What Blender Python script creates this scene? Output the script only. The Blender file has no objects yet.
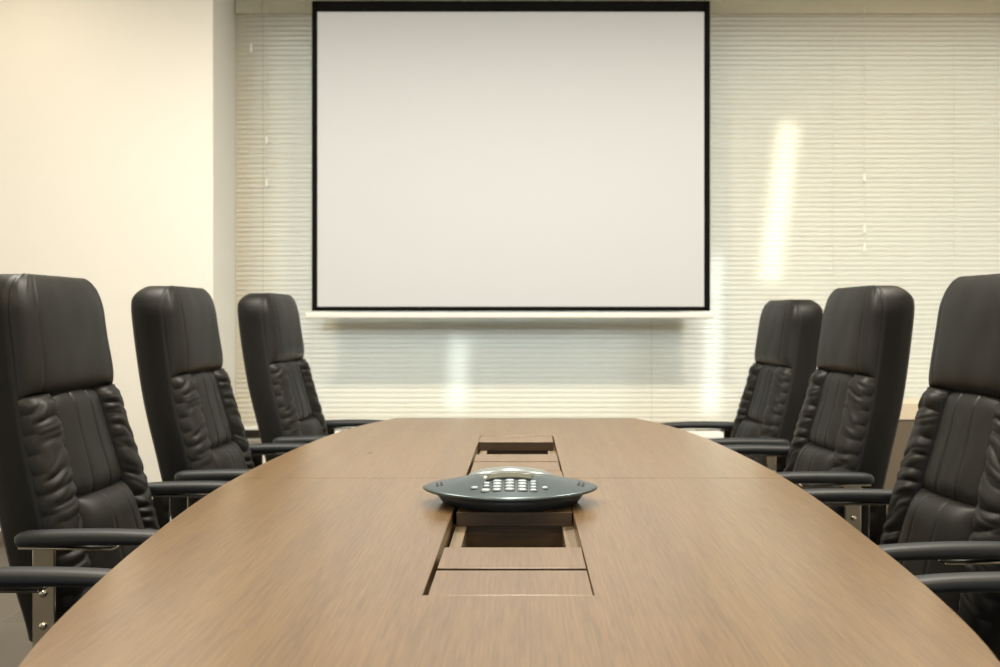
import bpy, bmesh, math, random
from mathutils import Vector, Matrix, noise

random.seed(7)
S = bpy.context.scene
COL = S.collection
PI = math.pi

# ------------------------------------------------------------------ helpers
def tag(o, label=None, cat=None, group=None, kind=None):
    if label: o['label'] = label
    if cat: o['category'] = cat
    if group: o['group'] = group
    if kind: o['kind'] = kind
    return o

def thing(name, label, cat, loc=(0, 0, 0), rotz=0, group=None):
    o = bpy.data.objects.new(name, None)
    o.empty_display_size = 0.1
    COL.objects.link(o)
    o.location = loc
    o.rotation_euler = (0, 0, rotz)
    return tag(o, label, cat, group)

def obj(name, bm, m, parent=None, smooth=False, bevel=0, label=None, subsurf=0, angle=40):
    bmesh.ops.recalc_face_normals(bm, faces=bm.faces[:])
    me = bpy.data.meshes.new(name)
    bm.to_mesh(me)
    bm.free()
    me.materials.append(m)
    if smooth:
        for p in me.polygons: p.use_smooth = True
    o = bpy.data.objects.new(name, me)
    COL.objects.link(o)
    if parent: o.parent = parent
    if bevel:
        b = o.modifiers.new('bevel', 'BEVEL')
        b.width = bevel; b.segments = 3; b.limit_method = 'ANGLE'; b.angle_limit = math.radians(angle)
        b.harden_normals = False
    if subsurf:
        s = o.modifiers.new('sub', 'SUBSURF'); s.levels = subsurf; s.render_levels = subsurf
    if label: o['label'] = label
    return o

def struct(name, bm, m, parent=None, **k):
    o = obj(name, bm, m, parent, **k)
    if parent is None: o['kind'] = 'structure'
    return o

def box(bm, x0, x1, y0, y1, z0, z1):
    r = bmesh.ops.create_cube(bm, size=1)
    for v in r['verts']:
        v.co = Vector((x0 + (v.co.x + .5) * (x1 - x0), y0 + (v.co.y + .5) * (y1 - y0), z0 + (v.co.z + .5) * (z1 - z0)))
    return r['verts']

def bx(*a):
    bm = bmesh.new(); box(bm, *a); return bm

def cyl(bm, p0, p1, r0, r1=None, n=20):
    p0 = Vector(p0); p1 = Vector(p1)
    r1 = r0 if r1 is None else r1
    d = p1 - p0
    q = Vector((0, 0, 1)).rotation_difference(d.normalized()).to_matrix().to_4x4()
    bmesh.ops.create_cone(bm, cap_ends=True, segments=n, radius1=r0, radius2=r1, depth=d.length,
                          matrix=Matrix.Translation((p0 + p1) / 2) @ q)

def loft(bm, rings, cap=True, closed=True):
    """rings: list of lists of Vector, same length"""
    vr = [[bm.verts.new(p) for p in r] for r in rings]
    n = len(vr[0])
    for a, b in zip(vr, vr[1:]):
        for i in range(n if closed else n - 1):
            j = (i + 1) % n
            try: bm.faces.new((a[i], a[j], b[j], b[i]))
            except ValueError: pass
    if cap:
        bm.faces.new(vr[0][::-1]); bm.faces.new(vr[-1])
    return vr

def lathe(bm, prof, n=32, c=(0, 0, 0)):
    rings = []
    for r, z in prof:
        rings.append([Vector((c[0] + r * math.cos(2 * PI * i / n), c[1] + r * math.sin(2 * PI * i / n), c[2] + z)) for i in range(n)])
    loft(bm, rings)

def sstep(a, b, x):
    t = min(1, max(0, (x - a) / (b - a)))
    return t * t * (3 - 2 * t)

# ------------------------------------------------------------------ materials
def mat(name, base, rough=.5, metal=0, spec=.5, bump=None, var=None, coat=0, rvar=None):
    """bump=(scale, strength, distance); var=(scale, amount)"""
    m = bpy.data.materials.new(name); m.use_nodes = True
    nt = m.node_tree; N = nt.nodes; L = nt.links
    b = N['Principled BSDF']
    b.inputs['Base Color'].default_value = (*base, 1)
    b.inputs['Roughness'].default_value = rough
    b.inputs['Metallic'].default_value = metal
    b.inputs['Specular IOR Level'].default_value = spec
    b.inputs['Coat Weight'].default_value = coat
    tc = N.new('ShaderNodeTexCoord')
    vs, va = var or (6, .06)
    nz = N.new('ShaderNodeTexNoise'); nz.inputs['Scale'].default_value = vs; nz.inputs['Detail'].default_value = 4
    L.new(tc.outputs['Object'], nz.inputs['Vector'])
    mx = N.new('ShaderNodeMix'); mx.data_type = 'RGBA'
    mx.inputs['A'].default_value = (*[c * (1 - va) for c in base], 1)
    mx.inputs['B'].default_value = (*[min(1, c * (1 + va)) for c in base], 1)
    L.new(nz.outputs['Fac'], mx.inputs['Factor'])
    L.new(mx.outputs['Result'], b.inputs['Base Color'])
    if bump:
        n2 = N.new('ShaderNodeTexNoise'); n2.inputs['Scale'].default_value = bump[0]; n2.inputs['Detail'].default_value = 3
        L.new(tc.outputs['Object'], n2.inputs['Vector'])
        bp = N.new('ShaderNodeBump'); bp.inputs['Strength'].default_value = bump[1]; bp.inputs['Distance'].default_value = bump[2]
        L.new(n2.outputs['Fac'], bp.inputs['Height']); L.new(bp.outputs['Normal'], b.inputs['Normal'])
    return m

def wood(name, dark, light, rough=.35, along='Y', scale=1.0, figure=.5, spec=.5, coat=0):
    m = bpy.data.materials.new(name); m.use_nodes = True
    nt = m.node_tree; N = nt.nodes; L = nt.links
    b = N['Principled BSDF']
    b.inputs['Roughness'].default_value = rough
    b.inputs['Specular IOR Level'].default_value = spec
    b.inputs['Coat Weight'].default_value = coat; b.inputs['Coat Roughness'].default_value = .22
    tc = N.new('ShaderNodeTexCoord')
    mp = N.new('ShaderNodeMapping')
    sc = {'Y': (1, .035, 1), 'X': (.035, 1, 1), 'Z': (1, 1, .035)}[along]
    mp.inputs['Scale'].default_value = tuple(s * scale for s in sc)
    L.new(tc.outputs['Object'], mp.inputs['Vector'])
    # slow figure distorts fine grain
    warp = N.new('ShaderNodeTexNoise'); warp.inputs['Scale'].default_value = 7; warp.inputs['Detail'].default_value = 2
    L.new(mp.outputs['Vector'], warp.inputs['Vector'])
    grain = N.new('ShaderNodeTexNoise'); grain.inputs['Scale'].default_value = 330; grain.inputs['Detail'].default_value = 3
    grain.inputs['Roughness'].default_value = .6
    L.new(mp.outputs['Vector'], grain.inputs['Vector'])
    # cathedral bands: repeated contour of the slow noise
    ml = N.new('ShaderNodeMath'); ml.operation = 'MULTIPLY'; ml.inputs[1].default_value = 34
    L.new(warp.outputs['Fac'], ml.inputs[0])
    sn = N.new('ShaderNodeMath'); sn.operation = 'SINE'; L.new(ml.outputs[0], sn.inputs[0])
    a1 = N.new('ShaderNodeMath'); a1.operation = 'MULTIPLY_ADD'; a1.inputs[1].default_value = .16 * figure; a1.inputs[2].default_value = 0
    L.new(sn.outputs[0], a1.inputs[0])
    a2 = N.new('ShaderNodeMath'); a2.operation = 'ADD'
    L.new(a1.outputs[0], a2.inputs[0]); L.new(grain.outputs['Fac'], a2.inputs[1])
    rp = N.new('ShaderNodeValToRGB')
    rp.color_ramp.elements[0].position = .30; rp.color_ramp.elements[0].color = (*dark, 1)
    rp.color_ramp.elements[1].position = .70; rp.color_ramp.elements[1].color = (*light, 1)
    L.new(a2.outputs[0], rp.inputs['Fac']); L.new(rp.outputs['Color'], b.inputs['Base Color'])
    bp = N.new('ShaderNodeBump'); bp.inputs['Strength'].default_value = .02; bp.inputs['Distance'].default_value = .001
    L.new(grain.outputs['Fac'], bp.inputs['Height']); L.new(bp.outputs['Normal'], b.inputs['Normal'])
    return m

M = {}
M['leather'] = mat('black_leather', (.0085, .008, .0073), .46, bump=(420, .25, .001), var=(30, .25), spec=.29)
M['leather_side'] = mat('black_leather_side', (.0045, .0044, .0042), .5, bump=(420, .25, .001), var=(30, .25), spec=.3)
M['pu'] = mat('arm_pad_black', (.014, .017, .021), .52, bump=(300, .1, .001), var=(20, .15))
M['chrome'] = mat('chrome', (.68, .65, .58), .09, metal=1)
M['dark_metal'] = mat('dark_metal', (.02, .02, .02), .4, metal=.6)
M['plastic'] = mat('black_plastic', (.02, .02, .02), .45)
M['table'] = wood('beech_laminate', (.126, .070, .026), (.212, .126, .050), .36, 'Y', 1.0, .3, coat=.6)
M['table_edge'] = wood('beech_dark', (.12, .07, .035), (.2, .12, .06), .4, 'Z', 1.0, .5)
M['trough'] = wood('trough_wood_shade', (.05, .029, .013), (.10, .06, .028), .5, 'X', 1.0, .6)  # wood darkened so grooves and openings look shaded
M['ledge'] = wood('ledge_wood', (.17, .13, .085), (.25, .195, .13), .5, 'Y', 1.0, .3)
M['orange_wood'] = wood('orange_wood', (.55, .30, .09), (.75, .44, .16), .4, 'X', .7, .5)
M['paint'] = mat('white_paint', (.84, .825, .775), .6, bump=(180, .06, .001), var=(2, .02))
M['ceil'] = mat('ceiling_paint', (.75, .72, .64), .8)
M['cream'] = mat('cream_top', (.80, .70, .54), .5)
M['taupe'] = mat('taupe_panel', (.165, .135, .098), .5, var=(3, .08))
M['white_lam'] = mat('white_laminate', (.85, .84, .8), .4)
M['dark_wood'] = wood('dark_brown', (.045, .036, .022), (.085, .068, .045), .5, 'Z', 1.0, .5)
M['black_border'] = mat('screen_border', (.006, .006, .005), .95, spec=.1)
M['canvas'] = mat('screen_canvas', (.555, .58, .61), .85, bump=(900, .05, .0005), var=(1, .01))
M['white_metal'] = mat('white_enamel', (.82, .82, .78), .35)
M['olive_metal'] = mat('headrail_shade_olive', (.50, .47, .36), .5)
M['cord'] = mat('cord', (.7, .66, .54), .7)
M['tassel'] = mat('tassel', (.95, .93, .85), .25)
M['skirt'] = mat('stone_skirting', (.17, .14, .105), .35, var=(9, .2))
M['alu'] = mat('window_aluminium', (.45, .44, .40), .4, metal=.5)

def floor_mat():
    m = bpy.data.materials.new('stone_tiles'); m.use_nodes = True
    nt = m.node_tree; N = nt.nodes; L = nt.links; b = N['Principled BSDF']
    b.inputs['Roughness'].default_value = .4
    tc = N.new('ShaderNodeTexCoord'); mp = N.new('ShaderNodeMapping')
    mp.inputs['Location'].default_value = (.12, -.04, 0)
    L.new(tc.outputs['Object'], mp.inputs['Vector'])
    br = N.new('ShaderNodeTexBrick')
    br.offset = 0; br.squash = 1
    br.inputs['Color1'].default_value = (.055, .042, .029, 1)
    br.inputs['Color2'].default_value = (.10, .086, .066, 1)
    br.inputs['Mortar'].default_value = (.15, .13, .10, 1)
    br.inputs['Scale'].default_value = 1
    br.inputs['Mortar Size'].default_value = .004
    br.inputs['Brick Width'].default_value = .6; br.inputs['Row Height'].default_value = .6
    L.new(mp.outputs['Vector'], br.inputs['Vector'])
    nz = N.new('ShaderNodeTexNoise'); nz.inputs['Scale'].default_value = 5; nz.inputs['Detail'].default_value = 6
    L.new(tc.outputs['Object'], nz.inputs['Vector'])
    mx = N.new('ShaderNodeMix'); mx.data_type = 'RGBA'; mx.blend_type = 'MULTIPLY'
    mx.inputs['Factor'].default_value = .55
    L.new(br.outputs['Color'], mx.inputs['A'])
    rp = N.new('ShaderNodeValToRGB')
    rp.color_ramp.elements[0].color = (.5, .5, .5, 1); rp.color_ramp.elements[1].color = (1.3, 1.25, 1.2, 1)
    L.new(nz.outputs['Fac'], rp.inputs['Fac']); L.new(rp.outputs['Color'], mx.inputs['B'])
    L.new(mx.outputs['Result'], b.inputs['Base Color'])
    return m
M['floor'] = floor_mat()

def slat_mat():
    m = bpy.data.materials.new('blind_slats'); m.use_nodes = True
    nt = m.node_tree; N = nt.nodes; L = nt.links
    b = N['Principled BSDF']; out = N['Material Output']
    b.inputs['Base Color'].default_value = (.80, .765, .64, 1)
    b.inputs['Roughness'].default_value = .42
    tc = N.new('ShaderNodeTexCoord')
    nz = N.new('ShaderNodeTexNoise'); nz.inputs['Scale'].default_value = 3
    L.new(tc.outputs['Object'], nz.inputs['Vector'])
    mx = N.new('ShaderNodeMix'); mx.data_type = 'RGBA'
    mx.inputs['A'].default_value = (.57, .505, .38, 1); mx.inputs['B'].default_value = (.61, .545, .415, 1)
    L.new(nz.outputs['Fac'], mx.inputs['Factor']); L.new(mx.outputs['Result'], b.inputs['Base Color'])
    tr = N.new('ShaderNodeBsdfTranslucent'); tr.inputs['Color'].default_value = (.88, .86, .80, 1)
    ms = N.new('ShaderNodeMixShader'); ms.inputs['Fac'].default_value = .26
    L.new(b.outputs[0], ms.inputs[1]); L.new(tr.outputs[0], ms.inputs[2]); L.new(ms.outputs[0], out.inputs['Surface'])
    return m
M['slat'] = slat_mat()

def glass_mat():
    m = bpy.data.materials.new('window_glass'); m.use_nodes = True
    nt = m.node_tree; N = nt.nodes; L = nt.links; out = N['Material Output']
    N.remove(N['Principled BSDF'])
    t = N.new('ShaderNodeBsdfTransparent'); t.inputs['Color'].default_value = (.92, .95, .93, 1)
    g = N.new('ShaderNodeBsdfGlossy'); g.inputs['Roughness'].default_value = .02
    f = N.new('ShaderNodeFresnel'); f.inputs['IOR'].default_value = 1.45
    ms = N.new('ShaderNodeMixShader')
    L.new(f.outputs[0], ms.inputs['Fac']); L.new(t.outputs[0], ms.inputs[1]); L.new(g.outputs[0], ms.inputs[2])
    L.new(ms.outputs[0], out.inputs['Surface'])
    return m
M['glass'] = glass_mat()

# ------------------------------------------------------------------ camera (eye height 1.11 m, looking along +Y)
cam = bpy.data.cameras.new('camera')
cam.sensor_width = 36; cam.lens = 36
cam.shift_x = -.023; cam.shift_y = -.0145
cam.dof.use_dof = True; cam.dof.focus_distance = 1.8; cam.dof.aperture_fstop = 6.0
cam.clip_start = .05
co = bpy.data.objects.new('camera', cam); COL.objects.link(co)
co.location = (0, 0, 1.11); co.rotation_euler = (PI / 2, 0, 0)
S.camera = co

# ------------------------------------------------------------------ room
CZ = 2.95
XL, XR, YB = -3.3, 3.3, -2.6
YW = 5.5          # inner face of the window wall
YP = 4.98         # front face of the pier
XP = -1.544       # right edge of the pier
struct('floor', bx(XL - .2, XR + .2, YB - .2, YW + .25, -.1, 0), M['floor'])
struct('ceiling', bx(XL - .2, XR + .2, YB - .2, YW + .25, CZ, CZ + .1), M['ceil'])
struct('wall_left', bx(XL - .2, XL, YB, YW + .25, 0, CZ), M['paint'])
struct('wall_right', bx(XR, XR + .2, YB, YW + .25, 0, CZ), M['paint'])
struct('wall_front', bx(XL, XR, YB - .2, YB, 0, CZ), M['paint'])
struct('wall_pier', bx(XL, XP, YP, YW + .25, 0, CZ), M['paint'], bevel=.004)
bm = bmesh.new()
box(bm, XP, XR, YW, YW + .25, 0, .455)
struct('wall_back', bm, M['white_lam'])
struct('baseboard_left', bx(XL, XP + .0, YP - .012, YP, 0, .055), M['skirt'])
struct('baseboard_back', bx(XP, XR, YW - .012, YW, 0, .08), M['white_lam'])
# window: dark bottom rail, aluminium frame with mullions, panes
bm = bmesh.new()
box(bm, XP, XR, YW + .02, YW + .10, .455, .51)
win = struct('window_1', bm, M['dark_wood'])
bm = bmesh.new()
xs = [XP + .03, -1.432, .708, XR - .03]
for x in xs: box(bm, x - .024, x + .024, YW + .03, YW + .09, .51, CZ)
box(bm, XP, XR, YW + .03, YW + .09, CZ - .06, CZ)
box(bm, -1.08, .88, YW - .085, YW - .05, 1.035, 1.105)  # short hidden rail, added to darken a band of slats below the screen
struct('window_frame', bm, M['dark_wood'], win)
for a, c in zip(xs, xs[1:]):
    struct('pane', bx(a + .024, c - .024, YW + .056, YW + .064, .51, CZ - .06), M['glass'], win)
struct('trim_1', bx(XP, XR, YW - .03, YW + .02, .44, .455), M['white_lam'])

struct('sky_blocker', bx(XL, XR, YW + .26, YW + 2.6, 2.55, CZ + .1), M['taupe'])  # unseen slab added outside to keep sky light off the upper slats

# ------------------------------------------------------------------ venetian blinds
YBL = 5.37
def blind(x0, x1, label, cords, ztop=2.83, zbot=.515):
    t = thing('venetian_blind', label, 'blind', ((x0 + x1) / 2, YBL, zbot), 0, 'cream venetian blinds over the window')
    w = (x1 - x0) / 2
    H = ztop - zbot
    bm = bmesh.new()
    pitch = .0262; n = int((H - .085) / pitch)
    tilt = math.radians(69); sw = .0302
    for k in range(n):
        z = .03 + k * pitch
        pts = []
        for j in range(5):
            s = (j / 4 - .5)
            cz = s * sw * math.sin(tilt); cy = s * sw * math.cos(tilt)   # upper edge leans to the window
            bow = (.25 - s * s) * .012
            pts.append((cy - bow * math.sin(tilt), cz + bow * math.cos(tilt)))
        dz = random.uniform(-.0002, .0002)
        a = [bm.verts.new((-w, y, z + q + dz)) for y, q in pts]
        b = [bm.verts.new((w, y, z + q - dz)) for y, q in pts]
        for j in range(4): bm.faces.new((a[j], a[j + 1], b[j + 1], b[j]))
    obj('slats', bm, M['slat'], t, smooth=True)
    obj('head_rail_shade', bx(-w, w, -.022, .022, H - .085, H), M['olive_metal'], t, bevel=.003)  # olive rail stands in for the shadow across the top slats
    obj('bottom_rail', bx(-w, w, -.014, .014, 0, .018), M['white_metal'], t, bevel=.004)
    m = 4 if w > .5 else 1
    for i in range(m):
        x = -w + (2 * w) * (i + .5) / m if m > 1 else 0
        bm = bmesh.new()
        cyl(bm, (x, -.016, .01), (x, -.016, H - .08), .0011, n=6)
        obj('ladder_cord', bm, M['cord'], t)
    for cx, zs in cords:
        lx = cx - (x0 + x1) / 2
        bm = bmesh.new()
        cyl(bm, (lx, -.026, min(zs) - zbot + .01), (lx, -.026, H - .05), .0014, n=6)
        pc = obj('pull_cord', bm, M['cord'], t)
        for z in zs:
            bm = bmesh.new()
            lathe(bm, [(.001, .05), (.005, .047), (.0075, .012), (.0085, .004), (.006, 0)], 14, (lx, -.027, z - zbot - .025))
            obj('tassel', bm, M['tassel'], pc, smooth=True)
    return t
blind(XP + .004, -1.3965, 'narrow cream venetian blind squeezed between the white wall pier and its wide neighbour', [(-1.452, [2.56])])
blind(-1.3955, .6885, 'wide cream venetian blind hanging behind the projection screen', [(-1.37, [2.07, 1.84])])
blind(.6895, XR - .02, 'cream venetian blind right of the projection screen, behind the right-hand chairs', [(1.825, [1.865, 1.59, 1.49])])

# ------------------------------------------------------------------ projection screen
YS = 5.0
t = thing('projection_screen', 'large white projection screen with black border hanging before the blinds', 'projection screen', (-.06, YS, 1.115))
def rel(x0, x1, y0, y1, z0, z1): return bx(x0 + .06, x1 + .06, y0 - YS, y1 - YS, z0 - 1.115, z1 - 1.115)
obj('canvas', rel(-1.0275, .905, YS - .002, YS, 1.172, 2.645), M['canvas'], t)
bm = rel(-1.055, -1.0275, YS - .0025, YS + .001, 1.15, 2.70)
box(bm, .905 + .06, .935 + .06, -.0025, .001, 1.15 - 1.115, 2.70 - 1.115)
box(bm, -1.035 + .06, .913 + .06, -.0025, .001, 1.15 - 1.115, 1.172 - 1.115)
box(bm, -1.035 + .06, .913 + .06, -.0025, .001, 2.645 - 1.115, 2.70 - 1.115)
obj('border', bm, M['black_border'], t)
obj('weight_bar', rel(-1.085, .95, YS - .014, YS + .014, 1.115, 1.142), M['white_metal'], t, bevel=.005)
cs = obj('casing', rel(-1.13, 1.01, YS - .05, YS + .05, 2.705, 2.80), M['olive_metal'], t, bevel=.01)
for x in (-.9, .9):
    obj('ceiling_bracket', bx(x - .02, x + .02, -.03, .03, 2.795 - 1.115, CZ - 1.115), M['white_metal'], t)

# ------------------------------------------------------------------ low cabinets under the window
t = thing('low_sideboard', 'low orange wooden sideboard with pale top below the projection screen', 'sideboard', (.02, 5.19, 0))
obj('carcass', bx(-1.02, 1.02, -.105, .13, .06, .498), M['orange_wood'], t)
obj('top', bx(-1.03, 1.03, -.125, .135, .498, .516), M['white_lam'], t, bevel=.002)
obj('plinth', bx(-1.0, 1.0, -.09, .12, 0, .06), M['dark_wood'], t)
obj('end_panel', bx(1.02, 1.03, -.11, .13, 0, .498), M['dark_wood'], t, label='dark end panel')
for i in range(4):
    x = -1.02 + i * .51
    d = obj('door', bx(x + .004, x + .506, -.123, -.105, .07, .494), M['orange_wood'], t, bevel=.002)
    bm = bmesh.new(); hx = x + (.45 if i % 2 == 0 else .06)
    cyl(bm, (hx, -.14, .36), (hx, -.14, .46), .005, n=10)
    for z in (.37, .45): cyl(bm, (hx, -.123, z), (hx, -.14, z), .004, n=8)
    obj('handle', bm, M['chrome'], d, smooth=True)

t = thing('side_cabinet', 'taupe side cabinet with thick cream top behind the right-hand chairs', 'cabinet', (2.25, 5.17, 0))
obj('cabinet_top', bx(-.75, .95, -.17, .15, .605, .69), M['cream'], t, bevel=.004)
obj('carcass', bx(-.73, .95, -.145, .15, .13, .605), M['taupe'], t)
obj('rail', bx(-.73, .95, -.15, .15, .095, .13), M['white_lam'], t)
obj('plinth', bx(-.72, .95, -.12, .15, 0, .095), M['dark_wood'], t)
for i in range(3):
    x = -.73 + i * .56
    d = obj('door', bx(x + .003, x + .557, -.163, -.145, .135, .60), M['taupe'], t, bevel=.002)
    bm = bmesh.new(); cyl(bm, (x + .5, -.163, .53), (x + .5, -.18, .53), .008, .011, n=14)
    obj('knob', bm, M['chrome'], d, smooth=True)

# ------------------------------------------------------------------ conference table
TX = -.025
TZ = .75
tbl = thing('conference_table', 'long boat-shaped beech conference table with a cable trough down its middle', 'table', (TX, 2.2, 0))
SEAM = 2.264
TY0, TY1 = .78, 3.63
ctrl = [(.78, .43), (1.05, .514), (1.3, .556), (1.6, .588), (2.0, .617), (2.35, .622), (2.65, .610), (2.95, .588), (3.2, .556), (3.43, .506), (3.63, .433)]
def halfw(y):
    for (a, wa), (b, wb) in zip(ctrl, ctrl[1:]):
        if a <= y <= b:
            i = ctrl.index((a, wa))
            p0 = ctrl[max(0, i - 1)]; p3 = ctrl[min(len(ctrl) - 1, i + 2)]
            m1 = (wb - p0[1]) / (b - p0[0]); m2 = (p3[1] - wa) / (p3[0] - a)
            h = b - a; s = (y - a) / h
            return ((2*s**3-3*s*s+1)*wa + (s**3-2*s*s+s)*h*m1 + (-2*s**3+3*s*s)*wb + (s**3-s*s)*h*m2)
    return ctrl[-1][1]
GX0, GX1 = -.106, .118      # trough opening in table space
GY0, GY1 = 1.304, 3.085
def top_half(y0, y1, name):
    bm = bmesh.new()
    ys = [y0 + (y1 - y0) * i / 60 for i in range(61)]
    gys = [g for g in (GY0, GY1) if y0 < g < y1]
    ys = sorted(set(ys + gys))
    L_, R_, A, B = [], [], [], []
    for y in ys:
        w = halfw(y)
        o = .012 * (1 - sstep(1.0, 1.8, y)) - .004 * sstep(1.6, 2.2, y)
        L_.append(bm.verts.new((o - w, y - 2.2, TZ))); R_.append(bm.verts.new((o + w, y - 2.2, TZ)))
        A.append(bm.verts.new((GX0, y - 2.2, TZ))); B.append(bm.verts.new((GX1, y - 2.2, TZ)))
    for i in range(len(ys) - 1):
        bm.faces.new((L_[i], A[i], A[i + 1], L_[i + 1]))
        bm.faces.new((B[i], R_[i], R_[i + 1], B[i + 1]))
        ym = (ys[i] + ys[i + 1]) / 2
        if not (GY0 < ym < GY1): bm.faces.new((A[i], B[i], B[i + 1], A[i + 1]))
    r = bmesh.ops.extrude_face_region(bm, geom=bm.faces[:])
    for v in r['geom']:
        if isinstance(v, bmesh.types.BMVert): v.co.z -= .03
    return obj(name, bm, M['table'], tbl, bevel=.0015)
top_half(TY0, SEAM - .0012, 'tabletop')
top_half(SEAM + .0012, TY1, 'tabletop')
# trough box below
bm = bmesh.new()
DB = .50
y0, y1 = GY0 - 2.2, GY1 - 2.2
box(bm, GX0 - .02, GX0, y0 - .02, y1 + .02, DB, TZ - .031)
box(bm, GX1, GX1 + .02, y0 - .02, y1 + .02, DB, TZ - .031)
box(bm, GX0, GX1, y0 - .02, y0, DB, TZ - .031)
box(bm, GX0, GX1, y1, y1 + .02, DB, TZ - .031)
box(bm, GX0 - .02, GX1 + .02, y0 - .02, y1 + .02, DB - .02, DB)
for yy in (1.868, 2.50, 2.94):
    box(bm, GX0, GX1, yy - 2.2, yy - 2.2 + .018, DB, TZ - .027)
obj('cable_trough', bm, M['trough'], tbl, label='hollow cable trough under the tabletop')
for x0, x1 in ((GX0 + .006, GX0 + .026), (GX1 - .02, GX1)):
    obj('ledge', bx(x0, x1, y0, y1, TZ - .065, TZ - .0265), M['ledge'], tbl, label='pale support ledge inside the trough')
gap = .007
for i, (a, c) in enumerate(((1.3055, 1.434), (1.447, 1.579), (1.862, 2.372), (2.376, 2.524), (2.534, 2.665), (2.93, 3.075))):
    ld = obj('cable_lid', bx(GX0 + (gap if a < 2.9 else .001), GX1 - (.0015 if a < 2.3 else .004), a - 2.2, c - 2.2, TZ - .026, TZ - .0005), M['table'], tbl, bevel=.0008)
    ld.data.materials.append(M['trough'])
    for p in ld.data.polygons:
        if abs(p.normal.z) < .5: p.material_index = 1  # lid sides get the darker wood, shade of the openings put into colour
bm = bmesh.new(); cyl(bm, (-.385, .487, TZ - .001), (-.385, .487, TZ + .0006), .006, n=16)
obj('screw_cap', bm, M['dark_wood'], tbl)
# pedestals and beam
for y in (-.75, .8):
    p = obj('pedestal', bx(-.27, .27, y - .04, y + .04, .04, TZ - .03), M['table_edge'], tbl, bevel=.004)
    obj('foot', bx(-.34, .34, y - .06, y + .06, 0, .04), M['dark_wood'], p, bevel=.006)
obj('beam', bx(-.02, .02, -.71, .76, .25, .47), M['table_edge'], tbl, bevel=.003)

# ------------------------------------------------------------------ conference phone
def phone_mats():
    M['ph_body'] = mat('phone_silver', (.10, .132, .148), .30, metal=.6, var=(3, .05), bump=(900, .06, .0003))
    M['ph_dark'] = mat('phone_base', (.022, .025, .028), .45)
    M['ph_key'] = mat('phone_keys', (.34, .41, .45), .3)
    M['ph_keywell'] = mat('phone_key_wells', (.01, .012, .015), .5)
    M['ph_lcd'] = mat('phone_display', (.09, .093, .062), .3)
    M['ph_dome'] = mat('phone_speaker', (.26, .295, .30), .3, metal=.35, bump=(1200, .25, .0004))
    M['ph_led'] = mat('phone_led', (.95, .93, .75), .2)
phone_mats()
PA, PB = .1715, .145
ph = thing('conference_phone', 'silver grey lens-shaped conference telephone on the table over the cable trough', 'telephone', (-.025, 1.965, TZ))
def plan(ang, k=1.0):
    c, s = math.cos(ang), math.sin(ang)
    e = 2 / 1.72
    return (PA * k * math.copysign(abs(c) ** e, c), PB * k * math.copysign(abs(s) ** e, s))
def topz(x, y):
    r = ((abs(x) / PA) ** 1.72 + (abs(y) / PB) ** 1.72) ** (1 / 1.72)
    r = min(1, math.sqrt(r * r + .03) / math.sqrt(1.03))
    return .0325 + .036 * (1 - r) ** 1.0
n = 96
bm = bmesh.new()
rings = []
def ring(k, z=None, dz=0):
    out = []
    for i in range(n):
        x, y = plan(2 * PI * i / n, k)
        out.append(Vector((x, y, (topz(x, y) if z is None else z) + dz)))
    return out
rings.append(ring(.90, .024)); rings.append(ring(.965, .0255)); rings.append(ring(.993, .0275)); rings.append(ring(1.0, .030)); rings.append(ring(.995, .0318))
for k in (.98, .95, .9, .84, .76, .67, .57, .46, .34, .22, .1, .03): rings.append(ring(k))
loft(bm, rings)
obj('body', bm, M['ph_body'], ph, smooth=True)
bm = bmesh.new()
loft(bm, [[Vector((x, y + .004, z)) for x, y in [(px * .80 * k, py * .78 * k) for px, py in [plan(2 * PI * i / n) for i in range(n)]]] for k, z in ((.95, 0), (.98, .003), (1.10, .025))])
obj('base', bm, M['ph_dark'], ph, smooth=True)
# speaker dome at the back
bm = bmesh.new()
rings = []
for k, h in ((1, -.004), (.97, .001), (.9, .0045), (.75, .007), (.55, .008), (.3, .007), (.05, .0045)):
    r = []
    for i in range(64):
        a = 2 * PI * i / 64
        x = .088 * k * math.cos(a); y = .034 + .060 * k * math.sin(a)
        r.append(Vector((x, y, topz(x, y) + h)))
    rings.append(r)
loft(bm, rings)
obj('speaker_grille', bm, M['ph_dome'], ph, smooth=True)
# arched display
bm = bmesh.new()
ra, rb = [], []
for i in range(25):
    s = i / 24 * 2 - 1
    x = .040 * s; yb = -.030 - .004 * s * s
    ra.append((x, yb - .022 + .003 * s * s)); rb.append((x, yb))
def strip_mesh(front, back, dz0, dz1):
    bm = bmesh.new()
    lo = [[bm.verts.new((x, y, topz(x, y) + dz0 + (dz1 * .0))) for x, y in L_] for L_ in (front, back)]
    hi = [[bm.verts.new((x, y, topz(x, y) + dz1)) for x, y in L_] for L_ in (front, back)]
    m = len(front)
    for i in range(m - 1):
        bm.faces.new((hi[0][i], hi[0][i + 1], hi[1][i + 1], hi[1][i]))
        bm.faces.new((lo[0][i], lo[0][i + 1], hi[0][i + 1], hi[0][i]))
        bm.faces.new((lo[1][i], lo[1][i + 1], hi[1][i + 1], hi[1][i]))
    for i in (0, m - 1): bm.faces.new((lo[0][i], lo[1][i], hi[1][i], hi[0][i]))
    return bm
grow = lambda L_, dx, dy: [(x * dx, y + dy) for x, y in L_]
disp = obj('display_bezel', strip_mesh(grow(ra, 1.14, -.002), grow(rb, 1.14, .004), -.004, .0028), M['ph_dark'], ph)
obj('display', strip_mesh(ra, rb, -.003, .0042), M['ph_lcd'], disp, label='greenish arched display')
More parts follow.
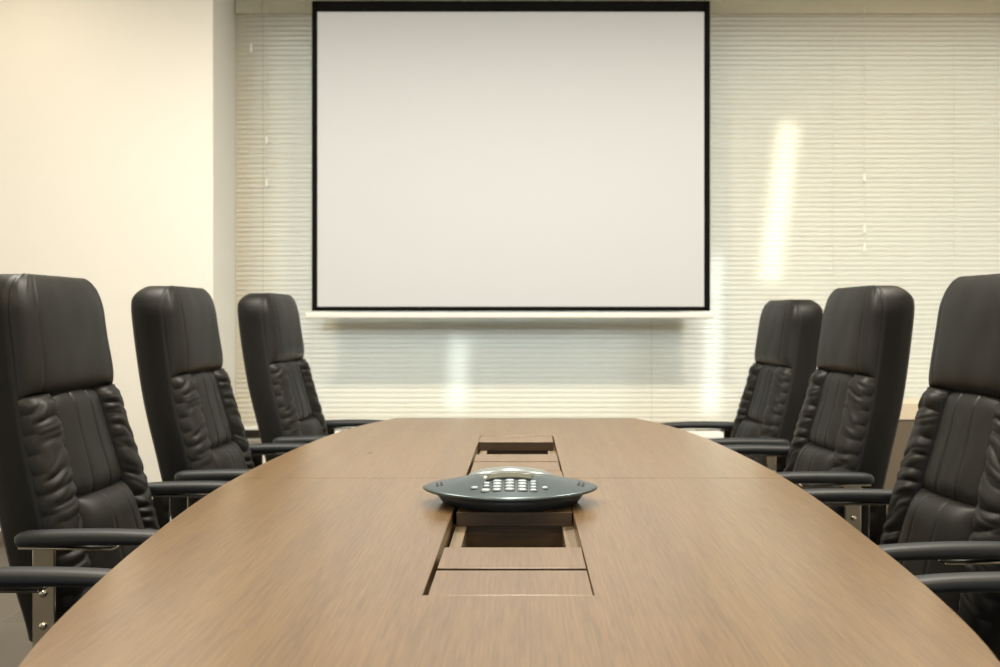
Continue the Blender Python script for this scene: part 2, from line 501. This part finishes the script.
# keys
def key(x, y, rx, ry, h=.0036, well=True):
    z = topz(x, y)
    sl = (topz(x, y + .004) - topz(x, y - .004)) / .008
    def rg(k, zz): return [Vector((x + rx * k * math.copysign(abs(math.cos(a)) ** .75, math.cos(a)), y + ry * k * math.copysign(abs(math.sin(a)) ** .75, math.sin(a)),
                                   z + zz + sl * ry * k * math.sin(a))) for a in [2 * PI * i / 24 for i in range(24)]]
    bm = bmesh.new()
    loft(bm, [rg(1, -.003), rg(1, h * .6), rg(.92, h * .9), rg(.7, h), rg(.3, h * 1.05)])
    k = obj('key', bm, M['ph_key'], ph, smooth=True)
    if well:
        bm = bmesh.new()
        loft(bm, [rg(1.22, -.003), rg(1.22, .0007), rg(1.0, .0009)])
        obj('key_surround', bm, M['ph_keywell'], k)
rows = [-.106, -.092, -.078, -.065]
for y in rows:
    for x in (-.0235, 0.0, .0235): key(x, y, .0082, .0046)
key(-.0445, -.104, .0078, .0062)
for y in (-.085, -.071): key(-.0435, y, .0058, .0042)
for y in rows: key(.0445, y + .002, .0060, .0040)
key(-.066, -.086, .0064, .0045); key(.066, -.086, .0056, .0042)
bm = bmesh.new(); 
bmesh.ops.create_uvsphere(bm, u_segments=16, v_segments=10, radius=.0042, matrix=Matrix.Translation((-.047, -.040, topz(-.047, -.040) + .001)))
obj('indicator_light', bm, M['ph_led'], ph, smooth=True)
for s in (-1, 1):
    for j in range(2):
        x = s * (.132 + j * .008); y = -.018
        z = topz(x, y)
        bm = bmesh.new()
        vs = [Vector((x - .0022, y - .016, 0)), Vector((x + .0022, y - .016, 0)), Vector((x + .0022 + s * .004, y + .014, 0)), Vector((x - .0022 + s * .004, y + .014, 0))]
        lo = [Vector((v.x, v.y, topz(v.x, v.y) - .002)) for v in vs]; hi = [Vector((v.x, v.y, topz(v.x, v.y) + .0012)) for v in vs]
        loft(bm, [lo, hi])
        obj('microphone_slot', bm, M['ph_keywell'], ph)

# ------------------------------------------------------------------ executive chairs
Z0, Z1 = .43, 1.211
def spine(z):
    """front seam plane of the backrest: local x at height z (chair faces +x)"""
    pts = [(.40, -.182), (.51, -.206), (.70, -.252), (.873, -.299), (1.05, -.332), (1.22, -.351)]
    for i in range(len(pts) - 1):
        (a, xa), (b, xb) = pts[i], pts[i + 1]
        if z <= b or i == len(pts) - 2:
            p0 = pts[max(0, i - 1)]; p3 = pts[min(len(pts) - 1, i + 2)]
            m1 = (xb - p0[1]) / (b - p0[0]); m2 = (p3[1] - xa) / (p3[0] - a)
            h = b - a; q = (z - a) / h
            return ((2*q**3-3*q*q+1)*xa + (q**3-2*q*q+q)*h*m1 + (-2*q**3+3*q*q)*xb + (q**3-q*q)*h*m2)
BW = .245
def bwid(z):
    w = .248 - .036 * sstep(.62, 1.12, z) - .012 * (1 - sstep(.43, .55, z))
    r = .092
    if z > Z1 - r:
        q = min(1, (z - (Z1 - r)) / r)
        w -= r * (1 - math.sqrt(max(0, 1 - q * q))) * .85
    return w
ZH = .935   # headrest seam
ZL = .705   # lumbar seam
def uc(z):  # half width of the middle panel as a fraction
    return .50 + .10 * (1 - sstep(.46, .86, z)) + .04 * (1 - sstep(.43, .7, z))
def ridge(p):
    return (1 - abs(math.sin(p))) ** 1.6
def hgt(u, z, region):
    au = abs(u)
    if region == 'headrest':
        t = (z - ZH) / (Z1 - ZH)
        q = 2 * t - 1
        hv = max(0, 1 - abs(q) ** (2.5 if q > 0 else 6)) ** .5
        hu = max(0, 1 - au ** 5) ** .5
        h = .004 + .038 * hv * hu + .006 * (1 - q * q) * (1 - au * au)
        h -= .0028 * math.exp(-((au - .74) / .014) ** 2) * hv
        h += .0025 * ridge(au * 26 + t * 3) * sstep(.72, .9, au) * sstep(.75, .95, t)
        h += .0018 * noise.noise(Vector((u * 3, z * 9, 4)))
        return h
    if region == 'center':
        t = (z - ZL) / (ZH - ZL)
        s = au / uc(z)
        h = .020 + .012 * max(0, 1 - s ** 3) - .012 * abs(2 * t - 1) ** 8
        for q in (-.34, .34):
            h -= .0035 * math.exp(-((u / uc(z) - q) / .03) ** 2)
        h -= .008 * sstep(.94, 1.0, s)
        h += .0015 * noise.noise(Vector((u * 5, z * 14, 1)))
        return h
    if region == 'lumbar':
        t = (z - Z0) / (ZL - Z0)
        c = uc(z); s = au / c
        hv = max(0, 1 - max(0, 2 * t - 1) ** 6) ** .5
        h = .012 + .048 * hv * max(0, 1 - s ** 4) ** .7
        for q in (-.34, .34):
            h -= .0025 * math.exp(-((u / c - q) / .03) ** 2)
        h += .002 * noise.noise(Vector((u * 4, z * 10, 9)))
        return h
    # bolster: soft gathered folds with sharp creases
    c = uc(z); s = (au - c) / (1 - c)
    s = min(1, max(0, s))
    h = .010 * (1 - s) + .002 + .036 * max(0, 1 - (1 - min(1, s / .45)) ** 2.2) ** .7 * max(0, 1 - s ** 5) ** .55
    side = 1 if u > 0 else -1
    nv = noise.noise(Vector((side * 3.1, z * 8, s * .7)))
    nv2 = noise.noise(Vector((side * 7.7, z * 15, s * 1.3)))
    edge = sstep(0, .12, s) * (1 - sstep(.8, 1, s))
    p1 = z * 68 + s * 2.2 * (1 + .8 * nv2) + nv * 4.5 + side * .7
    p2 = z * 121 + s * 5.5 + nv2 * 4.0
    calm = 1 - .9 * sstep(ZH - .03, ZH, z)
    h += calm * edge * (1.15 - .6 * s) * (.0085 * (.35 + .9 * abs(nv2 + .25)) * (abs(math.sin(p1)) ** .8 - .64) + .0020 * (abs(math.sin(p2)) ** .8 - .64))
    h -= .014 * math.exp(-((z - ZH) / .012) ** 2) * (1 - .3 * s)
    return max(h, .001)
NRM = Vector((math.cos(math.radians(12)), 0, math.sin(math.radians(12))))
def bp_(u, z, h):
    w = bwid(z)
    # bumpy outline of the gathered sides
    if Z0 < z < ZH and abs(u) > .9:
        w += .0035 * (abs(math.sin(z * 74 + 3.2 + (.7 if u > 0 else -.7))) ** .7 - .4) * sstep(.9, 1, abs(u))
    p = Vector((spine(z), u * w, z)) + NRM * h
    return p
def grid(us, zs, region):
    bm = bmesh.new()
    rows = []
    for z in zs:
        rows.append([bm.verts.new(bp_(u, z, hgt(u, z, region))) for u in us(z)])
    for a, b in zip(rows, rows[1:]):
        for i in range(len(a) - 1): bm.faces.new((a[i], a[i + 1], b[i + 1], b[i]))
    return bm
lin = lambda a, b, n: [a + (b - a) * i / n for i in range(n + 1)]

def make_chair(label):
    t = thing('executive_chair', label, 'chair', (0, 0, 0), 0, 'black executive chairs around the table')
    # backrest shell: flat sides, padded rear
    bm = bmesh.new()
    rings = []
    TH = .103
    zs = lin(Z0 - .01, Z1 - .075, 40) + [Z1 - .075 + .075 * math.sin(PI / 2 * i / 12) for i in range(1, 13)]
    for z in zs:
        w = bwid(z); x = spine(z)
        q = max(0, (z - (Z1 - .05)) / .05); th = TH * (1 - .35 * q * q)
        sec = [(.006, -w * .96), (0.002, -w - .001), (-.012, -w - .004), (-th * .5, -w - .005), (-th * .85, -w + .001), (-th * .97, -w + .012), (-th, -w + .035),
               (-th - .006, -w * .45), (-th - .008, 0)]
        sec = sec + [(a, -b) for a, b in sec[-2::-1]]
        rings.append([Vector((x + a, b, z)) for a, b in sec])
    loft(bm, rings)
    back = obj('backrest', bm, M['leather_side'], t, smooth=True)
    mod = back.modifiers.new('b', 'EDGE_SPLIT'); mod.split_angle = math.radians(60)
    zs = lin(ZH, Z1 - .04, 46) + [Z1 - .04 + .04 * math.sin(PI / 2 * i / 10) for i in range(1, 11)]
    obj('headrest', grid(lambda z: lin(-1, 1, 90), zs, 'headrest'), M['leather'], back, smooth=True)
    obj('middle_panel', grid(lambda z: lin(-uc(z), uc(z), 70), lin(ZL, ZH + .004, 60), 'center'), M['leather'], back, smooth=True, label='seamed middle panel')
    obj('lumbar_panel', grid(lambda z: lin(-uc(z), uc(z), 70), lin(Z0, ZL, 60), 'lumbar'), M['leather'], back, smooth=True)
    for s in (-1, 1):
        obj('side_bolster', grid(lambda z: [s * k for k in lin(uc(z), 1, 34)], lin(Z0, ZH + .003, 190), 'bolster'), M['leather'], back, smooth=True, label='gathered wrinkled side bolster')
    # seat
    bm = bmesh.new()
    rings = []
    m = 28
    for k, z in ((.80, .385), (.94, .39), (1.0, .41), (1.02, .44), (1.0, .47), (.93, .492), (.8, .502), (.5, .508), (.1, .51)):
        r = []
        for i in range(m * 2):
            a = 2 * PI * i / (m * 2)
            c, s = math.cos(a), math.sin(a)
            r.append(Vector((.03 + .25 * k * math.copysign(abs(c) ** .45, c), .255 * k * math.copysign(abs(s) ** .45, s), z + .006 * ridge(a * 9) * (k > .9))))
        rings.append(r)
    loft(bm, rings)
    seat = obj('seat', bm, M['leather'], t, smooth=True)
    # arms
    for s in (-1, 1):
        y = .305 * s
        bm = bmesh.new()
        rings = []
        K = 40
        for i in range(K + 1):
            q = i / K
            x = -.272 + .43 * q
            zc = .653 + .007 * math.sin(PI * q) - .03 * max(0, q - .7) ** 2 * 3
            e = min(1, min(q, 1 - q) / .07)
            k = math.sqrt(max(.02, 1 - (1 - e) ** 2))
            wy = .0275 * k * (1 - .12 * abs(q - .4)); hz = .0185 * (.35 + .65 * k) * (1 - .25 * q * q)
            r = []
            for j in range(20):
                a = 2 * PI * j / 20
                c, sn = math.cos(a), math.sin(a)
                r.append(Vector((x, y + wy * math.copysign(abs(c) ** .75, c), zc + hz * (math.copysign(abs(sn) ** .75, sn) if sn > 0 else sn * .8))))
            rings.append(r)
        loft(bm, rings)
        arm = obj('armrest', bm, M['pu'], t, smooth=True)
        # flat chrome plate: under the pad, then down past the seat side, two bolts on its outer face
        bm = bmesh.new()
        box(bm, -.258, -.06, y - .016, y + .016, .637, .642)
        box(bm, -.234, -.188, y - .004, y + .004, .37, .64)
        obj('arm_bracket', bm, M['chrome'], arm, bevel=.0015, label='flat chrome arm bracket')
        for z in (.545, .478):
            bm = bmesh.new()
            lathe(bm, [(.008, 0), (.008, .0025), (.0065, .005), (.003, .0062), (.0005, .0062)], 18)
            bmesh.ops.transform(bm, matrix=Matrix.Translation((-.211, y + s * .004, z)) @ Matrix.Rotation(-s * PI / 2, 4, 'X'), verts=bm.verts[:])
            obj('bolt', bm, M['chrome'], arm, smooth=True)
        # lower strut to seat underside
        obj('arm_stay', bx(-.227, -.195, min(s * .06, y), max(s * .06, y), .366, .379), M['dark_metal'], arm)
    # mechanism, lift, base
    obj('tilt_mechanism', bx(-.12, .1, -.09, .09, .33, .385), M['dark_metal'], t, bevel=.01)
    bm = bmesh.new(); lathe(bm, [(.014, .33), (.014, .22), (.027, .22), (.027, .09), (.02, .085)][::-1], 24)
    obj('gas_lift', bm, M['chrome'], t, smooth=True)
    bm = bmesh.new(); lathe(bm, [(.03, .07), (.045, .075), (.045, .12), (.03, .135)], 24)
    obj('hub', bm, M['plastic'], t, smooth=True)
    for k in range(5):
        a = 2 * PI * k / 5 + .3
        d = Vector((math.cos(a), math.sin(a), 0)); nn = Vector((-d.y, d.x, 0))
        bm = bmesh.new()
        rings = []
        for q in range(7):
            f = q / 6; rad = .03 + .25 * f; w = .026 - .01 * f; h = .03 - .013 * f; zc = .1 - .018 * f
            c = d * rad + Vector((0, 0, zc))
            rings.append([c + nn * w + Vector((0, 0, -h / 2)), c + nn * w * .7 + Vector((0, 0, h / 2)), c - nn * w * .7 + Vector((0, 0, h / 2)), c - nn * w + Vector((0, 0, -h / 2))])
        loft(bm, rings)
        leg = obj('base_leg', bm, M['plastic'], t, bevel=.003)
        bm = bmesh.new(); c = d * .27
        for sd in (-1, 1):
            cyl(bm, c + nn * (.006 * sd) + Vector((0, 0, .027)), c + nn * (.022 * sd) + Vector((0, 0, .027)), .027, n=20)
        cyl(bm, c + Vector((0, 0, .027)), c + Vector((0, 0, .08)), .007, n=10)
        obj('caster', bm, M['plastic'], leg, bevel=.003)
    return t

def copy_tree(o, parent=None):
    c = o.copy(); COL.objects.link(c); c.parent = parent
    for ch in o.children: copy_tree(ch, c)
    return c

chairs = [
    # x, y, rot(deg)
    (-.766, 2.36, -2, 'black leather executive chair at the left picture edge, largest of the left row'),
    (-.726, 3.18, -1, 'middle black leather high-back chair on the left of the table, before the white pier'),
    (-.640, 4.00, -3, 'black leather high-back chair at the far left table corner, before the narrow blind'),
    (.723, 2.235, 185, 'black leather executive chair at the right picture edge, its back half cut off'),
    (.705, 3.13, 184, 'middle black leather high-back chair on the right of the table, overlapping the one behind'),
    (.710, 4.05, 184, 'black leather high-back chair at the far right table corner, partly hidden behind another'),
    (-.775, 1.435, 0, 'nearest chair on the left, only one black padded armrest seen at the picture edge'),
    (.76, 1.40, 180, 'nearest chair on the right, only one black padded armrest seen at the picture edge'),
]
proto = make_chair(chairs[0][3])
allc = [proto]
for i, (x, y, r, lab) in enumerate(chairs):
    c = proto if i == 0 else copy_tree(proto)
    c.location = (x, y, 0); c.rotation_euler = (0, 0, math.radians(r)); c['label'] = lab
    if i == 5: c.scale = (1, 1, .98)   # seat set a little lower

# ------------------------------------------------------------------ lights
def area(name, loc, rot, sx, sy, power, color, spread=180, shape='RECTANGLE'):
    l = bpy.data.lights.new(name, 'AREA'); l.shape = shape; l.size = sx
    if shape == 'RECTANGLE': l.size_y = sy
    l.energy = power; l.color = color; l.spread = math.radians(spread)
    o = bpy.data.objects.new(name, l); COL.objects.link(o)
    o.location = loc; o.rotation_euler = [math.radians(a) for a in rot]
    return o
WARM = (1, .83, .58); NEUT = (1, .93, .80); COOL = (.80, .90, 1)
for x in (-1.35, 0, 1.35):
    area('ceiling_lamp', (x, 3.1, CZ - .02), (0, 0, 0), .22, .22, 55, NEUT)
for x in (-1.35, 0, 1.35):
    area('ceiling_lamp', (x, .9, CZ - .02), (0, 0, 0), .35, .35, 22, WARM)
area('ceiling_lamp', (-2.5, 4.35, CZ - .02), (0, 0, 0), .2, .2, 5, WARM)
area('ceiling_lamp', (2.3, 4.3, CZ - .02), (0, 0, 0), .3, .3, 9, WARM)
# daylight from the windows at the camera end of the room
area('rear_window_light', (0, YB + .05, 1.7), (90, 0, 0), 4.5, 1.6, 36, COOL)
# strip lamps added behind the blinds to make bright streaks on the slats
for x, z, w, h, p, c, roll in ((1.375, 1.74, .11, .86, .8, (1, .93, .78), 7), (1.02, 1.02, .07, .86, .5, (.85, .93, 1), 2), (-.35, .82, .09, .38, .22, (.85, .93, 1), 3)):
    area('added_streak', (x, YW + .14, z), (-90, 0, 0), w, h, p, c, 30).rotation_euler = (math.radians(-90), math.radians(roll), 0)

w = bpy.data.worlds.new('world'); S.world = w; w.use_nodes = True
bgn = w.node_tree.nodes['Background']
bgn.inputs[0].default_value = (.80, .90, 1, 1); bgn.inputs[1].default_value = 5.2

S.view_settings.view_transform = 'Standard'
S.view_settings.look = 'None'
S.view_settings.exposure = 0
S.cycles.use_denoising = True
S.cycles.max_bounces = 8
S.cycles.sample_clamp_indirect = 6
